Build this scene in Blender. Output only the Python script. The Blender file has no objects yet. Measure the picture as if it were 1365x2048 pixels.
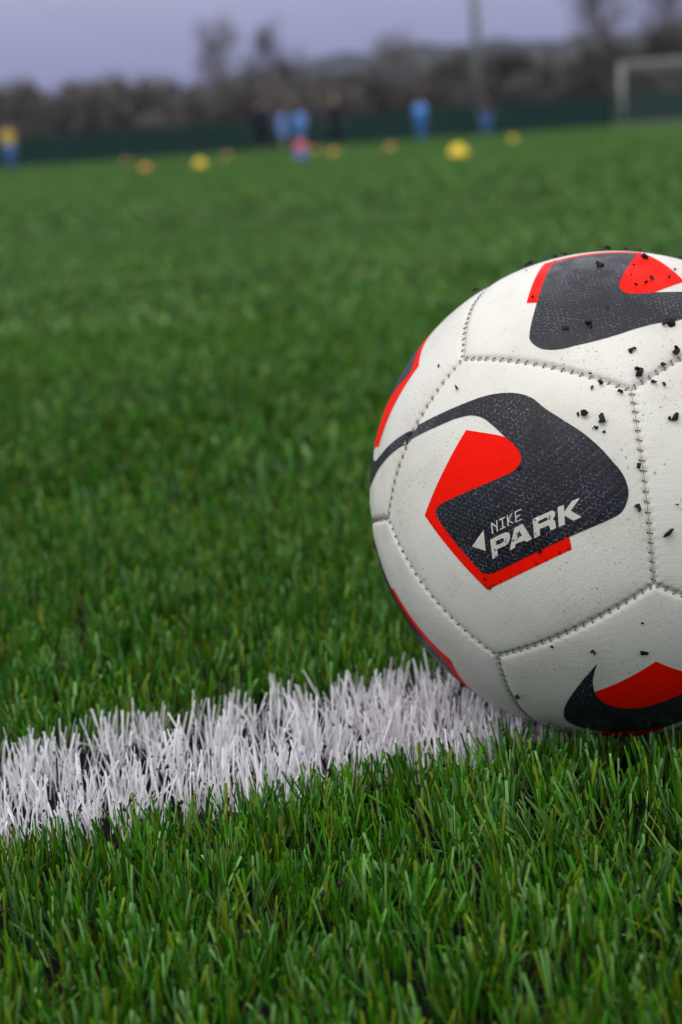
import bpy, bmesh, math, random
import numpy as np
from mathutils import Vector, Matrix, Quaternion
from mathutils.geometry import delaunay_2d_cdt

S = bpy.context.scene
COL = S.collection
random.seed(7)
RNG = np.random.default_rng(11)

BLACK = [(0.0975,0.0549), (-0.1089,0.1386), (-0.1788,0.1677), (-0.2084,0.1755), (-0.2296,0.1723), (-0.2398,0.1611), (-0.2438,0.1326), (-0.2401,-0.1101), (-0.2386,-0.1356), (-0.2211,-0.1569), (-0.1937,-0.1697), (0.1150,-0.2713), (0.2859,-0.3310), (0.3194,-0.3363), (0.3597,-0.3220), (0.3877,-0.3000), (0.4092,-0.2639), (0.4203,-0.2263), (0.4228,-0.1810), (0.4238,-0.1105), (0.4130,-0.0249), (0.3884,0.0662), (0.3639,0.1513), (0.3508,0.2162), (0.3246,0.2654), (0.2823,0.3119), (0.2142,0.3627), (0.1021,0.4199), (-0.0146,0.4760), (-0.1303,0.5338), (-0.1983,0.5174), (-0.1357,0.4858), (-0.0241,0.4288), (0.0672,0.3824), (0.1246,0.3414), (0.1558,0.2971), (0.1699,0.2504), (0.1850,0.1653), (0.1927,0.1175), (0.1906,0.0793), (0.1797,0.0577), (0.1609,0.0475), (0.1342,0.0446)]
TAIL = [(-0.1261,0.5314), (-0.1634,0.5578), (-0.2154,0.5806), (-0.2874,0.6101), (-0.3678,0.6421), (-0.5348,0.7226), (-0.5887,0.7413), (-0.6422,0.7054), (-0.5319,0.6555), (-0.4022,0.6034), (-0.2931,0.5619), (-0.2231,0.5351), (-0.1960,0.5142)]
RED = [(0.0754,0.3098), (-0.2912,0.2016), (-0.2784,-0.1911), (0.0936,-0.3118), (0.1225,-0.2703), (0.0711,-0.1162), (0.0780,0.0179), (0.1561,0.0243), (0.1873,0.0506), (0.1965,0.0818), (0.1962,0.1222), (0.1855,0.1631)]
L_P = [(-0.1137,-0.0745), (-0.0445,-0.0992), (-0.0384,-0.1056), (-0.0377,-0.1134), (-0.0441,-0.1219), (-0.0557,-0.1292), (-0.0753,-0.1327), (-0.1183,-0.1179), (-0.1352,-0.1375), (-0.1618,-0.1310)]
H_P = [(-0.0994,-0.0948), (-0.0711,-0.1045), (-0.0682,-0.1104), (-0.0755,-0.1159), (-0.0858,-0.1156), (-0.1095,-0.1057)]
L_A = [(-0.0075,-0.1111), (0.0272,-0.1218), (0.0236,-0.1352), (0.0142,-0.1854), (-0.0111,-0.1779), (-0.0098,-0.1705), (-0.0471,-0.1546), (-0.0594,-0.1623), (-0.0833,-0.1554)]
H_A = [(-0.0006,-0.1293), (-0.0056,-0.1501), (-0.0278,-0.1443)]
L_R = [(0.0676,-0.1354), (0.1423,-0.1615), (0.1466,-0.1688), (0.1440,-0.1773), (0.1367,-0.1837), (0.1223,-0.1879), (0.1243,-0.1963), (0.1093,-0.2178), (0.0872,-0.2109), (0.0945,-0.1974), (0.0938,-0.1924), (0.0615,-0.1792), (0.0459,-0.1967), (0.0222,-0.1894)]
H_R = [(0.0776,-0.1555), (0.1094,-0.1650), (0.1125,-0.1701), (0.1045,-0.1759), (0.0700,-0.1638)]
L_K = [(0.1660,-0.1671), (0.1880,-0.1766), (0.1732,-0.1957), (0.2207,-0.1861), (0.2484,-0.1976), (0.1924,-0.2091), (0.2050,-0.2518), (0.1741,-0.2417), (0.1631,-0.2061), (0.1415,-0.2311), (0.1190,-0.2223)]
L_TRI = [(-0.1933,-0.0395), (-0.1084,-0.0319), (-0.1600,-0.0904)]
S_N = [(-0.0659,-0.0335), (-0.0613,-0.0361), (-0.0568,-0.0580), (-0.0427,-0.0412), (-0.0386,-0.0442), (-0.0664,-0.0753), (-0.0712,-0.0728), (-0.0615,-0.0626), (-0.0659,-0.0423), (-0.0873,-0.0686), (-0.0920,-0.0651)]
S_I = [(-0.0323,-0.0472), (-0.0071,-0.0551), (-0.0085,-0.0589), (-0.0182,-0.0560), (-0.0382,-0.0795), (-0.0287,-0.0827), (-0.0309,-0.0856), (-0.0576,-0.0774), (-0.0547,-0.0741), (-0.0433,-0.0777), (-0.0234,-0.0541), (-0.0335,-0.0510)]
S_K = [(0.0026,-0.0573), (0.0063,-0.0591), (-0.0026,-0.0718), (0.0236,-0.0646), (0.0257,-0.0669), (-0.0041,-0.0759), (0.0023,-0.0954), (-0.0016,-0.0956), (-0.0077,-0.0781), (-0.0192,-0.0907), (-0.0233,-0.0876)]
S_E = [(0.0355,-0.0689), (0.0619,-0.0786), (0.0596,-0.0815), (0.0370,-0.0740), (0.0283,-0.0846), (0.0445,-0.0910), (0.0419,-0.0943), (0.0259,-0.0878), (0.0159,-0.0990), (0.0370,-0.1060), (0.0350,-0.1092), (0.0102,-0.0998)]
SWOOSH = [(-0.1146,0.3657), (-0.1838,0.2980), (-0.2374,0.2359), (-0.2905,0.1613), (-0.3196,0.1085), (-0.3430,0.0478), (-0.3564,-0.0163), (-0.3480,-0.0662), (-0.3249,-0.1133), (-0.2927,-0.1452), (-0.2436,-0.1822), (-0.1798,-0.1965), (-0.0957,-0.2201), (-0.0089,-0.2343), (0.0695,-0.2152), (0.1661,-0.1766), (0.2854,-0.1450), (0.4101,-0.1493), (0.3073,-0.0359), (0.2089,0.0231), (0.1297,0.0565), (0.0829,0.0542), (0.0202,0.0475), (-0.0315,0.0485), (-0.0806,0.0585), (-0.1217,0.0818), (-0.1481,0.1110), (-0.1676,0.1485), (-0.1743,0.1851), (-0.1709,0.2287), (-0.1605,0.2749), (-0.1426,0.3168)]
RED_B = [(-0.1746,0.2061), (-0.0143,0.2618), (0.0951,0.3024), (0.2099,0.1312), (0.2658,-0.0095), (0.2234,-0.0747), (0.1450,-0.1426), (0.0657,-0.1763), (-0.0932,-0.3422), (-0.1772,-0.3943), (-0.2661,-0.3738), (-0.2784,-0.2305), (-0.2047,-0.1519), (-0.1246,-0.0095), (-0.1476,0.0976), (-0.1706,0.1531)]
BALL_ROT = [[-0.779483, -0.309599, -0.544568], [0.428309, -0.897781, -0.102665], [-0.457118, -0.313269, 0.83241]]
BALL_C = (0.12346, 0.76025, 0.115)
CAM_H = 0.28231
CAM_AXES = [[0.9976372, 0.0687018, -0.0], [-0.0147469, 0.2141437, -0.9766908], [-0.0671004, 0.9743832, 0.2146509]]
CRUMBS = {
 'on the white panel right of the straight vertical seam': [(0.0966,-0.8847,0.4561,3.48), (0.0778,-0.9836,0.1630,1.30), (0.0357,-0.9972,0.0650,4.78), (0.0750,-0.8186,0.5695,2.17)],
 'sitting on the white panel edge above the meeting point of three seams': [(-0.0219,-0.7234,0.6901,2.83), (0.1400,-0.7317,0.6671,3.91), (-0.0062,-0.7932,0.6089,3.48), (0.0833,-0.7678,0.6352,2.17), (0.1383,-0.6307,0.7636,3.91)],
 'lying just under the seam left of the point where three seams meet': [(-0.1812,-0.7635,0.6199,1.30), (-0.1456,-0.7957,0.5879,1.96), (-0.1812,-0.7990,0.5734,1.52), (-0.0847,-0.8268,0.5561,2.17)],
 'beside the seam that climbs to the right edge': [(0.0406,-0.8110,0.5836,2.17)],
 'in the loose cluster right of the dark curved print': [(-0.2188,-0.8451,0.4878,3.70), (-0.1607,-0.8693,0.4675,3.26), (-0.1866,-0.8790,0.4387,1.96), (-0.1585,-0.8916,0.4243,1.52), (-0.2415,-0.8396,0.4866,1.30)],
 'on the white strip between the dark print and the vertical seam': [(-0.0474,-0.9522,0.3017,2.17), (-0.0595,-0.9847,0.1637,3.04)],
 'on the white lower panel above the red print': [(-0.0542,-0.9600,-0.2748,1.30), (-0.2265,-0.8921,-0.3909,2.39), (-0.0420,-0.9151,-0.4009,2.61)],
 'hanging under the lower slanting seam': [(-0.3720,-0.8485,-0.3763,1.74)],
 'alone near the grassy lower left side': [(-0.4843,-0.5851,-0.6504,1.96)],
 'on the orange red patch of the top print': [(0.1439,-0.1746,0.9741,2.83), (0.0769,-0.2746,0.9585,1.74), (0.1248,-0.3864,0.9138,2.83), (0.0969,-0.4208,0.9020,1.74), (0.0557,-0.4365,0.8980,1.74), (0.1986,-0.3603,0.9115,1.74), (0.0488,-0.3613,0.9312,1.09)],
 'stuck on the dark part of the top print': [(-0.0511,-0.2544,0.9657,3.26), (-0.2372,-0.5924,0.7699,2.39), (-0.1517,-0.6027,0.7834,3.04), (-0.0736,-0.5469,0.8340,1.74)],
 'on the short red band left of the top print': [(-0.3301,-0.3613,0.8721,1.30)],
 'perched on the top outline against the green pitch': [(0.0395,0.0676,0.9969,2.61), (0.1067,0.0564,0.9927,1.96), (0.1511,-0.0113,0.9885,1.74), (-0.1346,0.0941,0.9864,2.39), (-0.1729,0.0983,0.9800,2.39), (-0.2767,0.1094,0.9547,2.61), (-0.2935,0.1116,0.9494,1.96), (-0.0250,0.0602,0.9979,1.09), (0.3142,0.0120,0.9493,1.96), (-0.4942,0.1239,0.8605,2.83), (-0.3809,0.1188,0.9170,1.09)],
 'tiny on the white shoulder by the top print': [(-0.3138,-0.0594,0.9476,1.09), (0.2355,-0.2801,0.9306,1.30), (-0.1998,-0.0618,0.9779,0.87)],
 'on the white panel over the thin dark tail': [(-0.6476,-0.5114,0.5649,2.83), (-0.7019,-0.3343,0.6290,1.30)],
 'in the crook where the dark print meets the red patch': [(-0.4614,-0.8344,0.3016,1.96)],
 'on the red corner under the lettering': [(-0.6034,-0.7890,-0.1153,1.30), (-0.5888,-0.7943,-0.1496,1.30)],
 'at the lower rim of the dark lettered print': [(-0.4124,-0.9110,0.0066,1.74)],
}


# ---------------------------------------------------------------- camera
cam_d = bpy.data.cameras.new('camera')
cam = bpy.data.objects.new('camera', cam_d)
COL.objects.link(cam)
_ax = Matrix(CAM_AXES)                       # columns: right, up, back
cam.matrix_world = Matrix.Translation((0, 0, CAM_H)) @ _ax.to_4x4()
cam_d.sensor_fit = 'VERTICAL'
cam_d.sensor_height = 36.0
cam_d.lens = 3400.0 / 2048.0 * 36.0
cam_d.clip_start = 0.02
cam_d.clip_end = 6000
cam_d.dof.use_dof = True
cam_d.dof.focus_distance = 0.68
cam_d.dof.aperture_fstop = cam_d.lens / 6.9
S.camera = cam

# ---------------------------------------------------------------- sky, sun, exposure
SUN_EL, SUN_AZ = math.radians(63), math.radians(-60)      # azimuth from +Y towards +X
world = bpy.data.worlds.new('World'); S.world = world; world.use_nodes = True
wn = world.node_tree.nodes; wl = world.node_tree.links
wn.clear()
w_out = wn.new('ShaderNodeOutputWorld'); w_bg = wn.new('ShaderNodeBackground')
sky = wn.new('ShaderNodeTexSky'); sky.sky_type = 'NISHITA'; sky.sun_disc = False
sky.sun_elevation = SUN_EL; sky.sun_rotation = SUN_AZ
sky.air_density = 1.0; sky.dust_density = 2.0; sky.ozone_density = 2.0
w_tc = wn.new('ShaderNodeTexCoord'); w_sep = wn.new('ShaderNodeSeparateXYZ')
wl.new(w_tc.outputs['Generated'], w_sep.inputs[0])
w_ramp = wn.new('ShaderNodeValToRGB')                     # overcast cloud deck: brighter overhead, raised above the view to lift the ball's underside
wl.new(w_sep.outputs['Z'], w_ramp.inputs[0])
w_ramp.color_ramp.elements[0].position = 0.0
w_ramp.color_ramp.elements[0].color = (0.072, 0.082, 0.258, 1)
w_ramp.color_ramp.elements[1].position = 1.0
w_ramp.color_ramp.elements[1].color = (0.84, 0.84, 0.86, 1)
_e = w_ramp.color_ramp.elements.new(0.30); _e.color = (0.76, 0.77, 0.85, 1)
w_noise = wn.new('ShaderNodeTexNoise'); w_noise.inputs['Scale'].default_value = 2.2; w_noise.inputs['Detail'].default_value = 3
wl.new(w_tc.outputs['Generated'], w_noise.inputs['Vector'])
w_mr = wn.new('ShaderNodeMapRange'); w_mr.inputs[3].default_value = 8.6; w_mr.inputs[4].default_value = 11.4
wl.new(w_noise.outputs['Fac'], w_mr.inputs[0])
w_sc = wn.new('ShaderNodeVectorMath'); w_sc.operation = 'SCALE'
wl.new(w_ramp.outputs[0], w_sc.inputs[0]); wl.new(w_mr.outputs[0], w_sc.inputs['Scale'])
w_mix = wn.new('ShaderNodeMixRGB'); w_mix.inputs[0].default_value = 0.92
wl.new(sky.outputs[0], w_mix.inputs[1]); wl.new(w_sc.outputs[0], w_mix.inputs[2])
wl.new(w_mix.outputs[0], w_bg.inputs[0]); w_bg.inputs[1].default_value = 0.10
wl.new(w_bg.outputs[0], w_out.inputs[0])

sun_d = bpy.data.lights.new('sun', 'SUN'); sun_d.energy = 0.8; sun_d.angle = math.radians(40); sun_d.color = (1.0, 0.95, 0.87)
sun = bpy.data.objects.new('sun', sun_d); COL.objects.link(sun)
_sd = Vector((math.sin(SUN_AZ) * math.cos(SUN_EL), math.cos(SUN_AZ) * math.cos(SUN_EL), math.sin(SUN_EL)))
_sd = Vector((-0.30, -0.34, 0.89)).normalized()
sun.rotation_euler = (-_sd).to_track_quat('-Z', 'Y').to_euler()
sky.sun_elevation = math.asin(_sd.z); sky.sun_rotation = math.atan2(_sd.x, _sd.y)

S.view_settings.view_transform = 'Standard'
S.view_settings.look = 'None'
S.view_settings.exposure = 0.50
S.view_settings.gamma = 1.0
S.view_settings.use_curve_mapping = False
S.render.engine = 'CYCLES'
S.cycles.use_denoising = True
S.cycles.max_bounces = 6
S.cycles.transparent_max_bounces = 6

# ---------------------------------------------------------------- helpers
def nodes(name):
    m = bpy.data.materials.new(name); m.use_nodes = True
    n = m.node_tree.nodes; l = m.node_tree.links
    return m, n, l, n['Principled BSDF']

def plain(name, rgb, rough=0.6, spec=0.4, var=0.12, scale=8.0, metal=0.0):
    """base colour with a soft grain so that nothing is perfectly uniform"""
    m, n, l, b = nodes(name)
    tc = n.new('ShaderNodeTexCoord'); no = n.new('ShaderNodeTexNoise')
    no.inputs['Scale'].default_value = scale; no.inputs['Detail'].default_value = 4
    l.new(tc.outputs['Object'], no.inputs['Vector'])
    mx = n.new('ShaderNodeMixRGB')
    mx.inputs[1].default_value = tuple(c * (1 - var) for c in rgb) + (1,)
    mx.inputs[2].default_value = tuple(min(1, c * (1 + var)) for c in rgb) + (1,)
    l.new(no.outputs['Fac'], mx.inputs[0]); l.new(mx.outputs[0], b.inputs['Base Color'])
    b.inputs['Roughness'].default_value = rough
    b.inputs['Specular IOR Level'].default_value = spec
    b.inputs['Metallic'].default_value = metal
    return m

def mesh_from(name, verts, faces, mats=(), smooth=False, midx=None):
    me = bpy.data.meshes.new(name)
    me.from_pydata([tuple(v) for v in verts], [], [tuple(f) for f in faces])
    for m in mats: me.materials.append(m)
    if smooth: me.polygons.foreach_set('use_smooth', [True] * len(me.polygons))
    if midx is not None: me.polygons.foreach_set('material_index', midx)
    me.update()
    return me

def np_mesh(name, V, Q, mats, col=None, smooth=True):
    """V (n,3), Q (m,4) or (m,3)"""
    me = bpy.data.meshes.new(name)
    k = Q.shape[1]
    me.vertices.add(len(V)); me.vertices.foreach_set('co', np.ascontiguousarray(V, dtype=np.float32).ravel())
    me.loops.add(Q.size); me.loops.foreach_set('vertex_index', np.ascontiguousarray(Q, dtype=np.int32).ravel())
    me.polygons.add(len(Q)); me.polygons.foreach_set('loop_start', np.arange(len(Q), dtype=np.int32) * k)
    me.polygons.foreach_set('loop_total', np.full(len(Q), k, dtype=np.int32))
    me.polygons.foreach_set('use_smooth', np.full(len(Q), smooth))
    for m in mats: me.materials.append(m)
    me.update(calc_edges=True)
    if col is not None:
        a = me.color_attributes.new('col', 'FLOAT_COLOR', 'POINT')
        c4 = np.ones((len(V), 4), dtype=np.float32); c4[:, :3] = col
        a.data.foreach_set('color', c4.ravel())
    return me

def link(name, me, parent=None, loc=(0, 0, 0), rot=None):
    o = bpy.data.objects.new(name, me); COL.objects.link(o)
    if parent is not None: o.parent = parent
    o.location = loc
    if rot is not None: o.rotation_euler = rot
    return o

def tag(o, label=None, cat=None, group=None, kind=None):
    if label: o['label'] = label
    if cat: o['category'] = cat
    if group: o['group'] = group
    if kind: o['kind'] = kind
    return o

def empty(name, loc, rz=0.0):
    o = bpy.data.objects.new(name, None); COL.objects.link(o)
    o.location = loc; o.rotation_euler = (0, 0, rz); o.empty_display_size = 0.1
    return o

def copy_tree(o, parent=None):
    c = o.copy(); COL.objects.link(c)
    if parent is not None: c.parent = parent
    for ch in list(o.children): copy_tree(ch, c)
    return c

class MB:
    """collects simple solids into one mesh"""
    def __init__(s): s.v = []; s.f = []; s.mi = []
    def add(s, v, f, mi=0):
        o = len(s.v); s.v += [tuple(p) for p in v]; s.f += [tuple(i + o for i in q) for q in f]; s.mi += [mi] * len(f)
    def box(s, a, b, mi=0):
        x0, y0, z0 = a; x1, y1, z1 = b
        s.add([(x0,y0,z0),(x1,y0,z0),(x1,y1,z0),(x0,y1,z0),(x0,y0,z1),(x1,y0,z1),(x1,y1,z1),(x0,y1,z1)],
              [(0,3,2,1),(4,5,6,7),(0,1,5,4),(1,2,6,5),(2,3,7,6),(3,0,4,7)], mi)
    def tube(s, pts, rad, n=8, mi=0, cap=True):
        pts = [Vector(p) for p in pts]; rings = []
        rad = rad if isinstance(rad, (list, tuple)) else [rad] * len(pts)
        for i, p in enumerate(pts):
            t = (pts[min(i+1, len(pts)-1)] - pts[max(i-1, 0)]).normalized()
            a = t.orthogonal().normalized() if i == 0 else (ra - t * ra.dot(t)).normalized()
            ra = a; b = t.cross(a)
            rings.append([p + (a * math.cos(2*math.pi*k/n) + b * math.sin(2*math.pi*k/n)) * rad[i] for k in range(n)])
        v = [q for r in rings for q in r]; f = []
        for i in range(len(pts) - 1):
            for k in range(n):
                f.append((i*n+k, i*n+(k+1) % n, (i+1)*n+(k+1) % n, (i+1)*n+k))
        if cap:
            f.append(tuple(reversed(range(n)))); f.append(tuple((len(pts)-1)*n+k for k in range(n)))
        s.add(v, f, mi)
    def lathe(s, prof, n=24, c=(0, 0, 0), mi=0):
        v = []; f = []
        for r, z in prof:
            v += [(c[0]+r*math.cos(2*math.pi*k/n), c[1]+r*math.sin(2*math.pi*k/n), c[2]+z) for k in range(n)]
        for i in range(len(prof)-1):
            for k in range(n): f.append((i*n+k, i*n+(k+1) % n, (i+1)*n+(k+1) % n, (i+1)*n+k))
        s.add(v, f, mi)
    def ball(s, c, r, n=10, sc=(1, 1, 1), mi=0):
        prof = []
        v = []; f = []
        for i in range(n//2+1):
            th = math.pi*i/(n//2)
            for k in range(n):
                ph_ = 2*math.pi*k/n
                v.append((c[0]+r*sc[0]*math.sin(th)*math.cos(ph_), c[1]+r*sc[1]*math.sin(th)*math.sin(ph_), c[2]+r*sc[2]*math.cos(th)))
        for i in range(n//2):
            for k in range(n): f.append((i*n+k, (i+1)*n+k, (i+1)*n+(k+1) % n, i*n+(k+1) % n))
        s.add(v, f, mi)
    def mesh(s, name, mats, smooth=True):
        return mesh_from(name, s.v, s.f, mats if isinstance(mats, (list, tuple)) else [mats], smooth, s.mi)
    def build(s, name, mats, parent=None, loc=(0, 0, 0), smooth=True):
        return link(name, s.mesh(name, mats, smooth), parent, loc)

# ---------------------------------------------------------------- the pitch
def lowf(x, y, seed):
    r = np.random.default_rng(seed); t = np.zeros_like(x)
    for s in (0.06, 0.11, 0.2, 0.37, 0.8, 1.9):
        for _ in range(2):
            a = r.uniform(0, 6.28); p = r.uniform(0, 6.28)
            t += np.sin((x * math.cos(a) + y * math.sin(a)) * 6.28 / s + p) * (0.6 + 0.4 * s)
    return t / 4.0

m_infill, n, l, b = nodes('rubber_infill')
tc = n.new('ShaderNodeTexCoord'); vo = n.new('ShaderNodeTexVoronoi'); vo.inputs['Scale'].default_value = 420
l.new(tc.outputs['Object'], vo.inputs['Vector'])
cr_ = n.new('ShaderNodeValToRGB'); cr_.color_ramp.elements[0].color = (0.0025, 0.0024, 0.0024, 1); cr_.color_ramp.elements[1].color = (0.010, 0.0095, 0.0092, 1)
l.new(vo.outputs['Color'], cr_.inputs[0]); l.new(cr_.outputs[0], b.inputs['Base Color'])
b.inputs['Roughness'].default_value = 0.9; b.inputs['Specular IOR Level'].default_value = 0.06
bp = n.new('ShaderNodeBump'); bp.inputs['Strength'].default_value = 1.0; bp.inputs['Distance'].default_value = 0.0015
l.new(vo.outputs['Distance'], bp.inputs['Height']); l.new(bp.outputs[0], b.inputs['Normal'])

def blade_mat(name, trans, rough, spec):
    m, n, l, b = nodes(name)
    at = n.new('ShaderNodeAttribute'); at.attribute_name = 'col'
    l.new(at.outputs['Color'], b.inputs['Base Color'])
    b.inputs['Roughness'].default_value = rough; b.inputs['Specular IOR Level'].default_value = spec
    tr = n.new('ShaderNodeBsdfTranslucent'); l.new(at.outputs['Color'], tr.inputs[0])
    mx = n.new('ShaderNodeMixShader'); mx.inputs[0].default_value = trans
    l.new(b.outputs[0], mx.inputs[1]); l.new(tr.outputs[0], mx.inputs[2]); l.new(mx.outputs[0], n['Material Output'].inputs[0])
    return m
m_blade = blade_mat('grass_fibre', 0.09, 0.36, 0.32)
m_white = blade_mat('white_fibre', 0.22, 0.45, 0.4)

# green sheet of the whole ground, mean turf colour, soft mottling and nap
m_turf, n, l, b = nodes('pitch_turf')
tc = n.new('ShaderNodeTexCoord')
def tnoise(sc, det=4, dist=0.0):
    q = n.new('ShaderNodeTexNoise'); q.inputs['Scale'].default_value = sc; q.inputs['Detail'].default_value = det
    l.new(tc.outputs['Object'], q.inputs['Vector']); return q
n1 = tnoise(0.35, 5); n2 = tnoise(60, 3)
mx1 = n.new('ShaderNodeMixRGB'); mx1.inputs[1].default_value = (0.058, 0.135, 0.012, 1); mx1.inputs[2].default_value = (0.085, 0.165, 0.017, 1)
l.new(n1.outputs['Fac'], mx1.inputs[0])
mx2 = n.new('ShaderNodeMixRGB'); mx2.blend_type = 'MULTIPLY'; mx2.inputs[0].default_value = 0.6
l.new(mx1.outputs[0], mx2.inputs[1]); 
rp = n.new('ShaderNodeValToRGB'); rp.color_ramp.elements[0].position = 0.3; rp.color_ramp.elements[0].color = (0.45, 0.5, 0.45, 1); rp.color_ramp.elements[1].position = 0.6
l.new(n2.outputs['Fac'], rp.inputs[0]); l.new(rp.outputs[0], mx2.inputs[2])
l.new(mx2.outputs[0], b.inputs['Base Color']); b.inputs['Roughness'].default_value = 1.0; b.inputs['Specular IOR Level'].default_value = 0.0
b.inputs['Sheen Weight'].default_value = 0.0; b.inputs['Sheen Roughness'].default_value = 0.5; b.inputs['Sheen Tint'].default_value = (0.35, 0.8, 0.2, 1)
bp = n.new('ShaderNodeBump'); bp.inputs['Strength'].default_value = 0.7; bp.inputs['Distance'].default_value = 0.01
l.new(n2.outputs['Fac'], bp.inputs['Height']); l.new(bp.outputs[0], b.inputs['Normal'])

tag(link('pitch', mesh_from('pitch', [(-70,-12,0),(70,-12,0),(70,66,0),(-70,66,0)], [(0,1,2,3)], [m_turf])), kind='structure')

# rubber bed under the built fibres (a trapezoid that widens away from the camera)
def halfw(y): return 0.30 * y + 0.42
nb = MB(); ys_ = [0.12, 1.0, 2.5, 5.0, 9.0]
vv = []; ff = []
for i, y in enumerate(ys_):
    vv += [(-halfw(y), y, 0.004), (halfw(y), y, 0.004)]
    if i: ff.append((2*i-2, 2*i-1, 2*i+1, 2*i))
tag(link('infill_bed', mesh_from('infill_bed', vv, ff, [m_infill])), kind='structure')

LINE_A, LINE_N, LINE_F = 0.335, 0.6885, 0.8150      # slope, near and far edge at x = 0
def in_line(x, y): 
    q = y - LINE_A * x
    return (q > LINE_N) & (q < LINE_F)

BALL_XY = np.array(BALL_C[:2]); BALL_R = 0.11
def make_blades(P, H, lean, az, W, seg, rng, curve=0.18):
    """ribbon fibres: roots P (n,3), height H, lean angle and azimuth, width W"""
    n_ = len(P)
    fa = rng.uniform(0, math.pi, n_)
    wd = np.stack([np.cos(fa), np.sin(fa), np.zeros(n_)], 1)
    dr = np.stack([np.cos(az), np.sin(az)], 1)
    rows = []
    pos = P.copy()
    for i in range(seg + 1):
        s_ = i / seg
        if i:
            a = lean * (1 - curve + 2 * curve * (s_ - 0.5 / seg))
            st = (H / seg)[:, None]
            pos = pos + np.concatenate([dr * np.sin(a)[:, None] * st, (np.cos(a))[:, None] * st], 1)
        w_ = (W * (1.0 - 0.18 * s_))[:, None] * wd * 0.5
        rows += [pos - w_, pos + w_]
    V = np.stack(rows, 1)                          # n, 2(seg+1), 3
    q = []
    for i in range(seg): q.append([2*i, 2*i+1, 2*i+3, 2*i+2])
    Qd = (np.arange(n_)[:, None, None] * (2 * (seg + 1)) + np.array(q)[None]).reshape(-1, 4)
    return V, Qd

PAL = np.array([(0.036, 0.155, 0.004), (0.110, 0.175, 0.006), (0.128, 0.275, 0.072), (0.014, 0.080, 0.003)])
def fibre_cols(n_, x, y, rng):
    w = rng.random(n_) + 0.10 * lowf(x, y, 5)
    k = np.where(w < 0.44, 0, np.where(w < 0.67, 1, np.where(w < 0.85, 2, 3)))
    return PAL[k] * (rng.uniform(0.42, 1.58, n_) * (1 + 0.11 * lowf(x, y, 51)))[:, None]  # soft patches put into the colour, imitating light and dark on leaning fibres

def ball_clear(P, H):
    """fibres under the ball are pressed down: keep them below its surface"""
    d = np.hypot(P[:, 0] - BALL_XY[0], P[:, 1] - BALL_XY[1])
    room = BALL_C[2] - np.sqrt(np.maximum(BALL_R ** 2 - np.minimum(d, BALL_R) ** 2, 0)) - P[:, 2]
    lim = np.where(d < BALL_R, room * 0.93, 1.0)
    return np.minimum(H, np.maximum(lim, 0.0015))

def scatter(y0, y1, dens, rng):
    A = 0.5 * (halfw(y0) + halfw(y1)) * 2 * (y1 - y0)
    n_ = int(A * dens); y = np.empty(0)
    c = rng.uniform(y0, y1, n_ * 3); keep = rng.random(n_ * 3) < halfw(c) / halfw(y1); y = c[keep][:n_]
    x = rng.uniform(-1, 1, len(y)) * halfw(y)
    return x, y

def near_ring(y0, y1, tufts, per, W, Hm, seg, rng):
    x, y = scatter(y0, y1, tufts, rng)
    kp = rng.random(len(x)) < 0.97 + 0.10 * lowf(x, y, 33); x, y = x[kp], y[kp]
    # rows of tufts, as tufted turf has them
    gx = 0.0085
    q = y - LINE_A * x; q = (np.round(q / gx) * gx + rng.normal(0, 0.0011, len(q))); y = q + LINE_A * x
    n_ = len(x)
    taz = rng.uniform(0, 6.283, n_) ; tl = np.abs(rng.normal(0.12, 0.12, n_)) + 0.26 * np.maximum(0, lowf(x, y, 3))
    taz = np.where(rng.random(n_) < 0.45, 1.57 + 1.1 * lowf(x, y, 9) , taz)
    X = np.repeat(x, per); Y = np.repeat(y, per)
    P = np.stack([X + rng.normal(0, 0.0020, X.size), Y + rng.normal(0, 0.0020, X.size), np.full(X.size, 0.0035)], 1)
    az = np.repeat(taz, per) + rng.normal(0, 0.9, X.size)
    lean = np.clip(np.repeat(tl, per) + np.abs(rng.normal(0.0, 0.19, X.size)), 0, 1.15)
    if y0 > 2: lean = np.clip(lean + 0.28, 0, 1.25)
    wild = rng.random(X.size) < 0.05
    lean = np.where(wild, rng.uniform(0.7, 1.35, X.size), lean)
    H = Hm * rng.uniform(0.62, 1.12, X.size) * (1 + 0.12 * lowf(X, Y, 21))
    H = ball_clear(P, H)
    white = in_line(P[:, 0] , P[:, 1])
    V, Qd = make_blades(P, H, lean, az, np.where(white, 0.84, 1.0) * W * rng.uniform(0.6, 1.5, X.size), seg, rng)
    return P, V, Qd, white

def emit(name, parts, mat, label_kind):
    Vs = []; Qs = []; Cs = []; o = 0
    for V, C in parts:
        n_, k, _ = V.shape; seg = k // 2 - 1
        q = np.array([[2*i, 2*i+1, 2*i+3, 2*i+2] for i in range(seg)])
        Qs.append((np.arange(n_)[:, None, None] * k + q[None]).reshape(-1, 4) + o)
        Vs.append(V.reshape(-1, 3)); Cs.append(np.repeat(C, k, 0)); o += n_ * k
    ob = link(name, np_mesh(name, np.concatenate(Vs), np.concatenate(Qs), [mat], np.concatenate(Cs)))
    return ob

greens = []; whites = []
for (y0, y1, tufts, per, W, Hm, seg) in ((0.30, 1.25, 16000, 8, 0.00104, 0.0208, 3), (1.25, 2.6, 7500, 6, 0.0019, 0.022, 2), (2.6, 6.0, 2600, 6, 0.0040, 0.024, 2)):
    P, V, Qd, wh = near_ring(y0, y1, tufts, per, W, Hm, seg, RNG)
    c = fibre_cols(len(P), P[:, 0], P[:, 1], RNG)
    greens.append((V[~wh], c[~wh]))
    if wh.any():
        wh &= RNG.random(len(wh)) < 0.60
        cw = np.array([0.93, 0.91, 0.93])[None] * RNG.uniform(0.78, 1.06, (wh.sum(), 1))
        whites.append((V[wh], cw))
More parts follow.
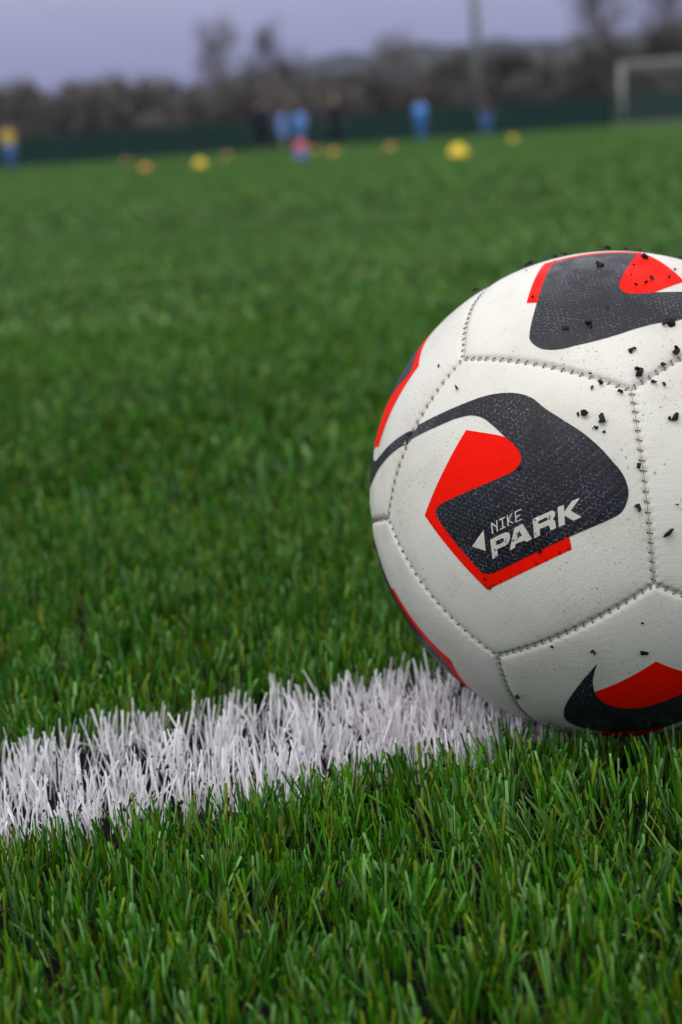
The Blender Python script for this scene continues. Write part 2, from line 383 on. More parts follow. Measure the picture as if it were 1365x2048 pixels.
# beyond six metres: coarser tufts, each ribbon standing for a few fibres
for (y0, y1, dens, w_, h_) in ((6.0, 24.0, 420, 0.012, 0.026), (24.0, 65.5, 70, 0.034, 0.030)):
    x, y = scatter(y0, y1, dens, RNG)
    X = np.repeat(x, 4); Y = np.repeat(y, 4)
    P = np.stack([X + RNG.normal(0, 0.02, X.size), Y + RNG.normal(0, 0.02, X.size), np.zeros(X.size)], 1)
    V, Qd = make_blades(P, h_ * RNG.uniform(0.7, 1.15, X.size), np.clip(np.abs(RNG.normal(0.95, 0.3, X.size)), 0, 1.35), RNG.uniform(0, 6.28, X.size), w_ * RNG.uniform(0.7, 1.3, X.size), 1, RNG)
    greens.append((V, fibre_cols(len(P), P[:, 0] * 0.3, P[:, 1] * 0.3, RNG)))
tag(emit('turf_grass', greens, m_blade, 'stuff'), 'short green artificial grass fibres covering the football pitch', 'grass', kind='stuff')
tag(emit('line_marking', whites, m_white, 'stuff'), 'band of white grass fibres marking the pitch line by the ball', 'pitch line', kind='stuff')

# the marking carries on across the pitch outside the built fibres
m_paint = plain('white_turf_line', (0.7, 0.67, 0.7), 0.8, 0.2, 0.15, 40)
for sx in (-1, 1):
    xa = sx * 0.80; xb = sx * 9.0
    link_o = link('painted_line', mesh_from('painted_line', [(xa, LINE_A*xa+LINE_N, 0.008), (xb, LINE_A*xb+LINE_N, 0.008), (xb, LINE_A*xb+LINE_F, 0.008), (xa, LINE_A*xa+LINE_F, 0.008)], [(0,1,2,3) if sx > 0 else (3,2,1,0)], [m_paint]))
    tag(link_o, kind='structure')

# rubber crumbs between the fibres
def crumb_cloud(n_, y0, y1, z0, z1, smin, smax, rng):
    x, y = scatter(y0, y1, n_, rng)
    k = len(x); base = np.array([(1,0,0),(-1,0,0),(0,1,0),(0,-1,0),(0,0,1),(0,0,-1)], float)
    f = np.array([(0,2,4),(2,1,4),(1,3,4),(3,0,4),(2,0,5),(1,2,5),(3,1,5),(0,3,5)])
    s = rng.uniform(smin, smax, (k, 1, 1)) * rng.uniform(0.5, 1.2, (k, 6, 1))
    u = base[None] * s + rng.normal(0, 0.25, (k, 6, 3)) * s
    ang = rng.uniform(0, 6.28, k); ca, sa = np.cos(ang), np.sin(ang)
    R_ = np.zeros((k, 3, 3)); R_[:, 0, 0] = ca; R_[:, 0, 1] = -sa; R_[:, 1, 0] = sa; R_[:, 1, 1] = ca; R_[:, 2, 2] = 1
    u = np.einsum('kij,kvj->kvi', R_, u) + np.stack([x, y, rng.uniform(z0, z1, k)], 1)[:, None]
    keep = np.hypot(x - BALL_XY[0], y - BALL_XY[1]) > 0.05
    u = u[keep]; k = len(u)
    return u.reshape(-1, 3), (np.arange(k)[:, None, None] * 6 + f[None]).reshape(-1, 3)
V1, F1 = crumb_cloud(26000, 0.30, 1.5, 0.0035, 0.0075, 0.0006, 0.0014, RNG)
V2, F2 = crumb_cloud(5200, 0.30, 1.3, 0.008, 0.020, 0.0006, 0.0015, RNG)
m_crumb = plain('rubber_crumb', (0.010, 0.0095, 0.0105), 0.6, 0.25, 0.3, 400)
tag(link('rubber_infill', np_mesh('rubber_infill', np.concatenate([V1, V2]), np.concatenate([F1, F2 + len(V1)]), [m_crumb], smooth=False)),
    'loose black rubber infill lying between the grass fibres', 'infill', kind='stuff')

# ---------------------------------------------------------------- the football
PHI = (1 + 5 ** 0.5) / 2
DV = [(x, y, z) for x in (-1, 1) for y in (-1, 1) for z in (-1, 1)]
for s in (-1, 1):
    for t in (-1, 1): DV += [(0, s/PHI, t*PHI), (s/PHI, t*PHI, 0), (s*PHI, 0, t/PHI)]
DV = np.array(DV) / 3 ** 0.5
FN = []
for s in (-1, 1):
    for t in (-1, 1): FN += [(0, s*PHI, t), (s*PHI, t, 0), (s, 0, t*PHI)]
FN = np.array(FN) / math.sqrt(1 + PHI * PHI)
def face_axes(i):
    nn = FN[i]; idx = np.argsort(-(DV @ nn))[:5]; Pv = DV[idx]
    r0 = Pv[np.lexsort((Pv[:, 2].round(4), Pv[:, 1].round(4), Pv[:, 0].round(4)))[0]]
    x = r0 - nn * (r0 @ nn); x /= np.linalg.norm(x); return np.stack([x, np.cross(nn, x), nn], 1)   # columns
AX = [face_axes(i) for i in range(12)]
ROT = np.array(BALL_ROT)
R = BALL_R
LN = (AX[0].T @ FN.T).T                       # the twelve panel centres seen from one panel's own frame
def seam_dist(d):
    """distance along the surface from the nearest seam, unit directions in a panel's own frame"""
    c = d @ LN.T; o = np.argsort(-c, 1); a = LN[o[:, 0]] - LN[o[:, 1]]
    return R * np.arcsin(np.clip((d * a).sum(1) / np.linalg.norm(a, axis=1), -1, 1))
def rad(d):
    q = seam_dist(d)
    return R - 0.0012 * np.exp(-(q / 0.0013) ** 2) - 0.0004 * np.exp(-(q / 0.0050) ** 2)
def uv_dir(u):
    th = np.hypot(u[:, 0], u[:, 1]); a = np.arctan2(u[:, 1], u[:, 0])
    return np.stack([np.sin(th) * np.cos(a), np.sin(th) * np.sin(a), np.cos(th)], 1)
def dir_uv(d):
    th = np.arccos(np.clip(d[:, 2], -1, 1)); a = np.arctan2(d[:, 1], d[:, 0])
    return np.stack([th * np.cos(a), th * np.sin(a)], 1)
def put_uv(me, U):
    lay = me.uv_layers.new(name='UVMap')
    li = np.empty(len(me.loops), dtype=np.int32); me.loops.foreach_get('vertex_index', li)
    lay.data.foreach_set('uv', (U[li] * R).astype(np.float32).ravel())

def hex_height(n, l, pitch=0.00215):
    """honeycomb embossing in the panel's own coordinates (metres): returns a line mask, 1 on the ridges"""
    uv = n.new('ShaderNodeUVMap'); uv.uv_map = 'UVMap'
    def vm(op, a, b=None, c=None):
        q = n.new('ShaderNodeVectorMath'); q.operation = op
        for i, v in enumerate((a, b, c)):
            if v is None: continue
            if isinstance(v, tuple): q.inputs[i].default_value = v
            else: l.new(v, q.inputs[i])
        return q
    wob = n.new('ShaderNodeTexNoise'); wob.inputs['Scale'].default_value = 300; l.new(uv.outputs[0], wob.inputs['Vector'])
    wv = vm('SUBTRACT', wob.outputs['Color'], (0.5, 0.5, 0.5)); wv2 = vm('MULTIPLY', wv.outputs[0], (0.0007, 0.0007, 0))
    p = vm('MULTIPLY', vm('ADD', uv.outputs[0], wv2.outputs[0]).outputs[0], (1/pitch, 1/pitch, 0))
    h = (0.5, 0.8660254, 0.5); mh = (-0.5, -0.8660254, -0.5)
    a = vm('WRAP', p.outputs[0], h, mh); b2 = vm('WRAP', vm('SUBTRACT', p.outputs[0], h).outputs[0], h, mh)
    la = vm('LENGTH', a.outputs[0]); lb = vm('LENGTH', b2.outputs[0])
    lt = n.new('ShaderNodeMath'); lt.operation = 'LESS_THAN'; l.new(la.outputs['Value'], lt.inputs[0]); l.new(lb.outputs['Value'], lt.inputs[1])
    mx = n.new('ShaderNodeMix'); mx.data_type = 'VECTOR'; l.new(lt.outputs[0], mx.inputs[0]); l.new(b2.outputs[0], mx.inputs[4]); l.new(a.outputs[0], mx.inputs[5])
    ab = vm('ABSOLUTE', mx.outputs[1])
    dt = vm('DOT_PRODUCT', ab.outputs[0], (0.5, 0.8660254, 0)); sx = n.new('ShaderNodeSeparateXYZ'); l.new(ab.outputs[0], sx.inputs[0])
    mm = n.new('ShaderNodeMath'); mm.operation = 'MAXIMUM'; l.new(dt.outputs['Value'], mm.inputs[0]); l.new(sx.outputs[0], mm.inputs[1])
    mr = n.new('ShaderNodeMapRange'); mr.interpolation_type = 'SMOOTHSTEP'; mr.inputs[1].default_value = 0.36; mr.inputs[2].default_value = 0.49
    l.new(mm.outputs[0], mr.inputs[0])
    return mr.outputs[0]

def ball_mat(name, rgb, rough, kind):
    m, n, l, b = nodes(name)
    hx = hex_height(n, l)
    tc = n.new('ShaderNodeTexCoord')
    def noise(sc, det=4):
        q = n.new('ShaderNodeTexNoise'); q.inputs['Scale'].default_value = sc; q.inputs['Detail'].default_value = det
        l.new(tc.outputs['Object'], q.inputs['Vector']); return q.outputs['Fac']
    def ramp(src, a, bb, c0=0.0, c1=1.0):
        q = n.new('ShaderNodeMapRange'); q.inputs[1].default_value = a; q.inputs[2].default_value = bb; q.inputs[3].default_value = c0; q.inputs[4].default_value = c1
        l.new(src, q.inputs[0]); return q.outputs[0]
    def mixc(f, a, bb):
        q = n.new('ShaderNodeMixRGB')
        if isinstance(f, float): q.inputs[0].default_value = f
        else: l.new(f, q.inputs[0])
        for i, v in ((1, a), (2, bb)):
            if isinstance(v, tuple): q.inputs[i].default_value = v + (1,)
            else: l.new(v, q.inputs[i])
        return q.outputs[0]
    def mul(a, bb):
        q = n.new('ShaderNodeMath'); q.operation = 'MULTIPLY'
        for i, v in ((0, a), (1, bb)):
            if isinstance(v, float): q.inputs[i].default_value = v
            else: l.new(v, q.inputs[i])
        return q.outputs[0]
    col = rgb
    if kind == 'white':
        smear = ramp(noise(24, 7), 0.46, 0.74, 0.0, 0.50)
        c = mixc(smear, rgb, (0.47, 0.44, 0.355))
        specks = mul(ramp(noise(900, 2), 0.62, 0.72), ramp(noise(45, 3), 0.45, 0.65))
        c = mixc(mul(specks, 0.75), c, (0.09, 0.08, 0.06))
        sp2 = mul(ramp(noise(330, 1), 0.76, 0.80), 0.6)
        c = mixc(sp2, c, (0.16, 0.11, 0.07))
        l.new(c, b.inputs['Base Color'])
        hb, dist = 0.34, 0.00010
    elif kind == 'dark':
        worn = mul(mul(hx, ramp(noise(1300, 2), 0.52, 0.66)), ramp(noise(30, 3), 0.36, 0.66, 0.05, 0.9))
        c = mixc(worn, mixc(ramp(noise(120, 3), 0.45, 0.6), rgb, tuple(v * 1.5 for v in rgb)), (0.27, 0.27, 0.30))
        l.new(c, b.inputs['Base Color'])
        hb, dist = 0.9, 0.00014
    elif kind == 'red':
        c = mixc(mul(ramp(noise(420, 3), 0.56, 0.7), 0.5), rgb, tuple(v * 0.8 for v in rgb))
        l.new(c, b.inputs['Base Color']); hb, dist = 0.4, 0.00008
    else:
        c = mixc(mul(ramp(noise(600, 3), 0.58, 0.66), ramp(noise(90, 2), 0.5, 0.6)), rgb, (0.10, 0.10, 0.10))
        l.new(c, b.inputs['Base Color']); hb, dist = 0.4, 0.00008
    wet = ramp(noise(70, 3), 0.44, 0.58, rough + 0.12, rough - 0.10)
    l.new(wet, b.inputs['Roughness']); b.inputs['Specular IOR Level'].default_value = 0.06 if kind == 'red' else 0.32
    b.inputs['Coat Weight'].default_value = 0.0 if kind == 'red' else 0.08; b.inputs['Coat Roughness'].default_value = 0.2
    # relief: honeycomb plus soft wrinkles in the skin
    ad = n.new('ShaderNodeMath'); ad.operation = 'ADD'; l.new(mul(hx, hb), ad.inputs[0]); l.new(mul(noise(260, 3), 0.9), ad.inputs[1])
    ad2 = n.new('ShaderNodeMath'); ad2.operation = 'ADD'; l.new(ad.outputs[0], ad2.inputs[0]); l.new(mul(noise(60, 3), 1.6), ad2.inputs[1])
    bp = n.new('ShaderNodeBump'); bp.inputs['Strength'].default_value = 1.0; bp.inputs['Distance'].default_value = dist
    l.new(ad2.outputs[0], bp.inputs['Height']); l.new(bp.outputs[0], b.inputs['Normal']); l.new(bp.outputs[0], b.inputs['Coat Normal'])
    return m
m_panel = ball_mat('ball_skin', (0.755, 0.735, 0.66), 0.42, 'white')
m_dark = ball_mat('dark_ink', (0.0068, 0.0074, 0.0135), 0.40, 'dark')
m_red = ball_mat('red_ink', (0.95, 0.008, 0.0008), 0.5, 'red')
m_text = ball_mat('white_ink', (0.60, 0.59, 0.52), 0.5, 'text')
m_thread = plain('seam_thread', (0.20, 0.165, 0.13), 0.7, 0.3, 0.4, 300)
m_hole = plain('seam_shadow_gap', (0.012, 0.010, 0.009), 0.9, 0.1)

# one panel: a pentagon patch, finely divided towards its sewn edge, pulled in at every stitch
NST = 20
ring_n = np.argsort(-LN[:, 2])[1:6]; ang = np.arctan2(LN[ring_n, 1], LN[ring_n, 0])
vth = math.acos(((1 + 2 / 5 ** 0.5) / 3) ** 0.5) if False else math.acos((AX[0].T @ DV.T).T[:, 2].max())
PV = np.array([[math.sin(vth) * math.cos(2*math.pi*k/5), math.sin(vth) * math.sin(2*math.pi*k/5), math.cos(vth)] for k in range(5)])
def build_panel():
    M_ = 80; ts = [0.0, 0.12, 0.25, 0.38, 0.5, 0.6, 0.7, 0.78, 0.85, 0.89, 0.92, 0.94, 0.955, 0.967, 0.976, 0.984, 0.990, 0.9945, 0.9975]
    dirs = [np.array([[0, 0, 1.0]])]; rr = [np.array([R])]
    fr = np.arange(M_) / M_
    E = np.concatenate([PV[k][None] * (1 - fr)[:, None] + PV[(k+1) % 5][None] * fr[:, None] for k in range(5)])
    cz = np.array([0, 0, PV[0][2]])
    fall = np.concatenate([fr] * 5)
    st = (fall * NST) % 1.0
    pull = np.exp(-((st - 0.5) / 0.2) ** 2)
    for t in ts[1:]:
        d = cz * (1 - t) + E * t; d /= np.linalg.norm(d, axis=1)[:, None]
        q = seam_dist(d)
        dirs.append(d); rr.append(rad(d) - 0.0006 * pull * np.exp(-(q / 0.0016) ** 2) + 0.00012 * (1 - pull) * np.exp(-((q - 0.0012) / 0.001) ** 2))
    dirs.append(dirs[-1]); rr.append(np.full(5 * M_, R - 0.0042))
    D_ = np.concatenate(dirs); V = D_ * np.concatenate(rr)[:, None]
    NR = 5 * M_; F_ = [(0, 1 + k, 1 + (k + 1) % NR) for k in range(NR)]
    for i in range(len(ts) - 1):
        a = 1 + i * NR; bq = 1 + (i + 1) * NR
        F_ += [(a + k, bq + k, bq + (k + 1) % NR, a + (k + 1) % NR) for k in range(NR)]
    me = mesh_from('panel', V, F_, [m_panel], True)
    put_uv(me, dir_uv(D_))
    return me
def smooth_outline(P, step=0.008, corner=0.62):
    P = [np.array(p) for p in P]; n_ = len(P); out = []
    turn = []
    for i in range(n_):
        a = P[i] - P[i-1]; c = P[(i+1) % n_] - P[i]
        cs = np.clip(a @ c / (np.linalg.norm(a) * np.linalg.norm(c) + 1e-12), -1, 1); turn.append(math.acos(cs))
    for i in range(n_):
        p1, p2 = P[i], P[(i+1) % n_]; L = np.linalg.norm(p2 - p1)
        p0 = P[i-1] if turn[i] < corner else p1 - (p2 - p1); p3 = P[(i+2) % n_] if turn[(i+1) % n_] < corner else p2 + (p2 - p1)
        def tj(ti, a, c): return ti + max(np.linalg.norm(c - a), 1e-6) ** 0.5
        t0 = 0; t1 = tj(t0, p0, p1); t2 = tj(t1, p1, p2); t3 = tj(t2, p2, p3)
        k = max(1, int(L / step))
        for j in range(k):
            t = t1 + (t2 - t1) * j / k
            A1 = (t1-t)/(t1-t0)*p0 + (t-t0)/(t1-t0)*p1; A2 = (t2-t)/(t2-t1)*p1 + (t-t1)/(t2-t1)*p2; A3 = (t3-t)/(t3-t2)*p2 + (t-t2)/(t3-t2)*p3
            B1 = (t2-t)/(t2-t0)*A1 + (t-t0)/(t2-t0)*A2; B2 = (t3-t)/(t3-t1)*A2 + (t-t1)/(t3-t1)*A3
            out.append((t2-t)/(t2-t1)*B1 + (t-t1)/(t2-t1)*B2)
    return np.array(out)
def inside(P, X):
    r = np.zeros(len(X), bool); j = len(P) - 1
    for i in range(len(P)):
        c = ((P[i, 1] > X[:, 1]) != (P[j, 1] > X[:, 1])) & (X[:, 0] < (P[j, 0] - P[i, 0]) * (X[:, 1] - P[i, 1]) / (P[j, 1] - P[i, 1] + 1e-15) + P[i, 0])
        r ^= c; j = i
    return r
def print_mesh(name, outlines, off, mat, holes=(), smooth=True, grid=0.016):
    """flat ink: the outline filled with a fine net that follows the panel's surface"""
    V = []; E = []; polys = []
    for k, O in enumerate(list(outlines) + list(holes)):
        o = smooth_outline(O) if smooth else smooth_outline(O, corner=-1)
        polys.append(o); b0 = len(V); V += [tuple(p) for p in o]; E += [(b0 + i, b0 + (i + 1) % len(o)) for i in range(len(o))]
    allp = np.concatenate(polys); lo, hi = allp.min(0), allp.max(0)
    gx, gy = np.meshgrid(np.arange(lo[0], hi[0], grid), np.arange(lo[1], hi[1], grid)); G = np.stack([gx.ravel(), gy.ravel()], 1)
    def ins(X):
        r = np.zeros(len(X), bool)
        for p in polys[:len(outlines)]: r |= inside(p, X)
        for p in polys[len(outlines):]: r &= ~inside(p, X)
        return r
    if len(G):
        G = G[ins(G)]
        if len(G):
            dmin = np.sqrt(((G[:, None] - allp[None]) ** 2).sum(2)).min(1); G = G[dmin > grid * 0.35]
            V += [tuple(p) for p in G]
    vo_, eo, fo, *_ = delaunay_2d_cdt([Vector(p) for p in V], E, [], 0, 1e-6)
    U = np.array([tuple(p) for p in vo_]); T = np.array([tuple(f) for f in fo])
    T = T[ins(U[T].mean(1))]
    d = uv_dir(U); me = mesh_from(name, d * (rad(d) + off)[:, None], T, [mat], True)
    put_uv(me, U)
    return me

ball = tag(empty('football', (BALL_C[0], BALL_C[1], BALL_C[2] - R)), 'white football with dark and red prints, sprinkled with rubber crumbs, beside the white line', 'football')
CEN = Matrix.Translation((0, 0, R))
panel_me = build_panel()
black_me = print_mesh('dark_print', [BLACK], 0.00020, m_dark)
red_me = print_mesh('red_print', [RED], 0.00010, m_red)
tail_me = print_mesh('dark_tail_print', [TAIL], 0.00020, m_dark)
text_me = [print_mesh('letter', [L_P], 0.00030, m_text, [H_P]), print_mesh('letter', [L_A], 0.00030, m_text, [H_A], False), print_mesh('letter', [L_R], 0.00030, m_text, [H_R]),
           print_mesh('letter', [L_K], 0.00030, m_text, (), False), print_mesh('arrow_mark', [L_TRI], 0.00030, m_text, (), False)] + \
          [print_mesh('letter', [q], 0.00030, m_text, (), False) for q in (S_N, S_I, S_K, S_E)]
swoosh_me = print_mesh('dark_tick_print', [SWOOSH], 0.00020, m_dark)
redb_me = print_mesh('red_print', [RED_B], 0.00010, m_red)
TURN = {9: 0, 5: 4, 11: 2, 10: 2, 4: 2, 0: 1, 3: 3, 7: 1}
panels = {}
for i in range(12):
    m3 = Matrix((ROT @ AX[i]).tolist())
    p = link('panel', panel_me, ball); p.matrix_local = CEN @ m3.to_4x4(); panels[i] = p
for i, p in panels.items():
    if i in TURN:
        rz = TURN[i] * 2 * math.pi / 5
        link('red_print', red_me, p, rot=(0, 0, rz)); link('dark_print', black_me, p, rot=(0, 0, rz))
        for t in (text_me if i in (9, 0) else ()): link(t.name.split('.')[0], t, p, rot=(0, 0, rz))
    elif i in (6, 8):
        link('red_print', redb_me, p); link('dark_tick_print', swoosh_me, p)
tl_ = link('dark_tail_print', tail_me, panels[11]); tl_.matrix_local = panels[11].matrix_local.inverted() @ panels[9].matrix_local
mt = panels[5].matrix_local @ Matrix.Rotation(TURN[5] * 2 * math.pi / 5, 4, 'Z')
mid = Vector(uv_dir(np.array(TAIL).mean(0)[None])[0]); wd_ = (mt.to_3x3() @ mid)
nb_ = max(panels, key=lambda j: (panels[j].matrix_local.to_3x3() @ Vector((0, 0, 1))).dot(wd_))
tl2 = link('dark_tail_print', tail_me, panels[nb_]); tl2.matrix_local = panels[nb_].matrix_local.inverted() @ mt

bl = MB(); bl.ball((0, 0, 0), R - 0.0035, 64); bl.build('bladder', m_hole, ball, (0, 0, R))

# stitches: a short thread over the seam, its needle holes dark
def build_seam(r_):
    a, b = PV[0], PV[1]; mb = MB()
    for i in range(NST):
        f = (i + 0.5) / NST; d = a * (1 - f) + b * f; d /= np.linalg.norm(d)
        tg = b - a; tg = tg - d * (tg @ d); tg /= np.linalg.norm(tg); ac = np.cross(d, tg)
        sl = 0.00035 + r_.uniform(-0.0002, 0.0002); w = 0.00105 + r_.uniform(-0.00015, 0.0002)
        pts = []
        for s in (-1.0, -0.6, 0.0, 0.6, 1.0):
            q = d * R + ac * s * w + tg * s * sl; q /= np.linalg.norm(q)
            h = rad(q[None])[0]
            h = h + (0.0001 if abs(s) == 1 else 0.00022)
            if s == 0: h = R - 0.0006
            pts.append(tuple(q * (h - (0.0007 if abs(s) == 1 else 0))))
        mb.tube(pts, [0.00022, 0.00026, 0.00028, 0.00026, 0.00022], 6, 0)
        for s in (-1.08, 1.05):
            q = d * R + ac * s * w + tg * s * sl; q /= np.linalg.norm(q); rb = 0.00042 if s < 0 else 0.00026
            c_ = q * (rad(q[None])[0] - 0.0004)
            mb.ball(tuple(c_), rb, 8, (1, 1, 1), 1)
    return mb.mesh('seam_stitching', [m_thread, m_hole])
seam_mes = [build_seam(random.Random(k)) for k in range(3)]
done = set(); cnt = 0
for i in range(12):
    for k in range(5):
        m4 = (ROT @ AX[i]) @ np.array(Matrix.Rotation(2*math.pi*k/5, 3, 'Z'))
        mid = m4 @ ((PV[0] + PV[1]) / 2); key = tuple(np.round(mid, 3) + 0.0)
        if key in done: continue
        done.add(key); o = link('seam_stitching', seam_mes[cnt % 3], ball); o.matrix_local = CEN @ Matrix(m4.tolist()).to_4x4(); o['kind'] = 'stuff'; cnt += 1

# crumbs clinging to the ball
def crumb_mesh(r_):
    bm = bmesh.new()
    k = r_.choice((11, 13, 15))
    ax = [r_.uniform(0.75, 1.25), r_.uniform(0.6, 1.0), r_.uniform(0.45, 0.75)]
    for _ in range(k):
        v = Vector((r_.gauss(0, 1), r_.gauss(0, 1), r_.gauss(0, 1))).normalized() * r_.uniform(0.28, 0.60)
        bm.verts.new((v.x * ax[0], v.y * ax[1], v.z * ax[2]))
    res = bmesh.ops.convex_hull(bm, input=bm.verts)
    bmesh.ops.delete(bm, geom=list({e for e in res['geom_unused'] + res['geom_interior'] if isinstance(e, bmesh.types.BMVert)}), context='VERTS')
    if r_.random() < 0.6:                       # a torn nub
        bm.faces.ensure_lookup_table(); f = bm.faces[r_.randrange(len(bm.faces))]; f.normal_update(); c = f.calc_center_median()
        tip = bm.verts.new(c + f.normal * 0.30 + Vector((r_.uniform(-.1, .1), r_.uniform(-.1, .1), 0))); vs = list(f.verts)
        bm.faces.remove(f)
        for k2 in range(len(vs)): bm.faces.new((vs[k2], vs[(k2+1) % len(vs)], tip))
    me = bpy.data.meshes.new('rubber_crumb'); bm.to_mesh(me); bm.free(); me.materials.append(m_crumb); return me
def clump_mesh(r_):
    """a few torn grains stuck together"""
    bm = bmesh.new()
    for k in range(r_.choice((2, 3, 3))):
        one = bmesh.new(); one.from_mesh(crumb_mesh(r_)); f = 1.0 if k == 0 else r_.uniform(0.4, 0.75)
        bmesh.ops.scale(one, verts=one.verts, vec=(f,) * 3)
        bmesh.ops.rotate(one, verts=one.verts, cent=(0, 0, 0), matrix=Matrix.Rotation(r_.uniform(0, 6.28), 3, 'Z'))
        if k: a = r_.uniform(0, 6.28); bmesh.ops.translate(one, verts=one.verts, vec=(0.45 * math.cos(a), 0.38 * math.sin(a), r_.uniform(-.1, .15)))
        tmp = bpy.data.meshes.new('rubber_crumb'); one.to_mesh(tmp); one.free(); bm.from_mesh(tmp); bpy.data.meshes.remove(tmp)
    me = bpy.data.meshes.new('rubber_crumb'); bm.to_mesh(me); bm.free(); me.materials.append(m_crumb); return me
cms = [crumb_mesh(random.Random(40 + k)) for k in range(6)]; cls_ = [clump_mesh(random.Random(80 + k)) for k in range(6)]
r_ = random.Random(5)
for where, L in CRUMBS.items():
    for (dx, dy, dz, mm) in L:
        d = Vector((dx, dy, dz)); s = mm * 0.00126
        o = link('rubber_crumb', r_.choice(cls_ if mm > 1.9 and r_.random() < .8 else cms), None, Vector(BALL_C) + d * (R + 0.0002 + s * (0.42 if 'outline' in where else 0.22)))
        o.rotation_mode = 'QUATERNION'
        o.rotation_quaternion = d.to_track_quat('Z', 'Y') @ Quaternion((0, 0, 1), r_.uniform(0, 6.28)) @ Quaternion((1, 0, 0), r_.uniform(-0.35, 0.35))
        o.scale = (s * r_.uniform(0.85, 1.15),) * 3
        g = 'rubber crumbs on the ball ' + where if len(L) > 1 else None
        tag(o, 'black rubber crumb ' + where, 'rubber crumb', g)

# ---------------------------------------------------------------- beyond the pitch
m_verge = plain('verge_ground', (0.055, 0.060, 0.035), 0.95, 0.1, 0.35, 0.4)
m_path = plain('tarmac_path', (0.075, 0.070, 0.068), 0.9, 0.2, 0.2, 3)
link_g = link('ground', mesh_from('ground', [(-3000,-1500,-0.02),(3000,-1500,-0.02),(3000,4000,-0.02),(-3000,4000,-0.02)], [(0,1,2,3)], [m_verge])); tag(link_g, kind='structure')
tag(link('path', mesh_from('path', [(-70,66.0,0.004),(70,66.0,0.004),(70,67.2,0.004),(-70,67.2,0.004)], [(0,1,2,3)], [m_path])), kind='structure')

# wooded ridge far behind
m_hill = plain('wooded_hillside', (0.024, 0.029, 0.034), 1.0, 0.05, 0.5, 0.02)
def ridge_h(x):
    t = 1 / (1 + math.exp(-(x + 95) / 26.0))
    return 4 + t * (37 + 2.5 * math.sin(x / 95 + 0.6) + 1.6 * math.sin(x / 31) + 0.02 * max(x, 0)) + 1.0 * math.sin(x / 7.3) + 0.7 * math.sin(x / 3.1 + 1)
hv = []; hf = []
xs = [-900 + 6 * i for i in range(301)]; prof = [(0, 0.0), (60, 0.25), (140, 0.62), (220, 0.92), (280, 1.0), (400, 0.85), (700, 0.0)]
for dy, k in prof: hv += [(x, 640 + dy + 12 * math.sin(x / 60), -1 + k * ridge_h(x) + (0.6 * math.sin(x * 0.9 + dy) if 0 < k else 0)) for x in xs]
for i in range(len(prof) - 1):
    for k in range(300): hf.append((i*301+k, i*301+k+1, (i+1)*301+k+1, (i+1)*301+k))
tag(link('hills', mesh_from('hills', hv, hf, [m_hill], True)), kind='structure')

# ---- trees and shrubs
def leaf_mat(name, a, b_, trans=0.15):
    m, n, l, b = nodes(name)
    oi = n.new('ShaderNodeObjectInfo'); tc = n.new('ShaderNodeTexCoord'); no = n.new('ShaderNodeTexNoise'); no.inputs['Scale'].default_value = 1.6
    l.new(tc.outputs['Object'], no.inputs['Vector'])
    mx = n.new('ShaderNodeMixRGB'); mx.inputs[1].default_value = a + (1,); mx.inputs[2].default_value = b_ + (1,); l.new(no.outputs['Fac'], mx.inputs[0])
    mr = n.new('ShaderNodeMapRange'); mr.inputs[3].default_value = 0.7; mr.inputs[4].default_value = 1.3; l.new(oi.outputs['Random'], mr.inputs[0])
    hs = n.new('ShaderNodeHueSaturation'); l.new(mx.outputs[0], hs.inputs['Color']); l.new(mr.outputs[0], hs.inputs['Value'])
    l.new(hs.outputs[0], b.inputs['Base Color']); b.inputs['Roughness'].default_value = 0.8; b.inputs['Specular IOR Level'].default_value = 0.15
    return m
m_bark = plain('bark', (0.085, 0.070, 0.060), 0.9, 0.1, 0.35, 6)
m_twig = leaf_mat('bare_twigs', (0.10, 0.085, 0.080), (0.15, 0.125, 0.115))
m_olive = leaf_mat('olive_foliage', (0.085, 0.086, 0.066), (0.145, 0.13, 0.118))
m_hedge = leaf_mat('hedge_foliage', (0.092, 0.088, 0.078), (0.16, 0.138, 0.128))

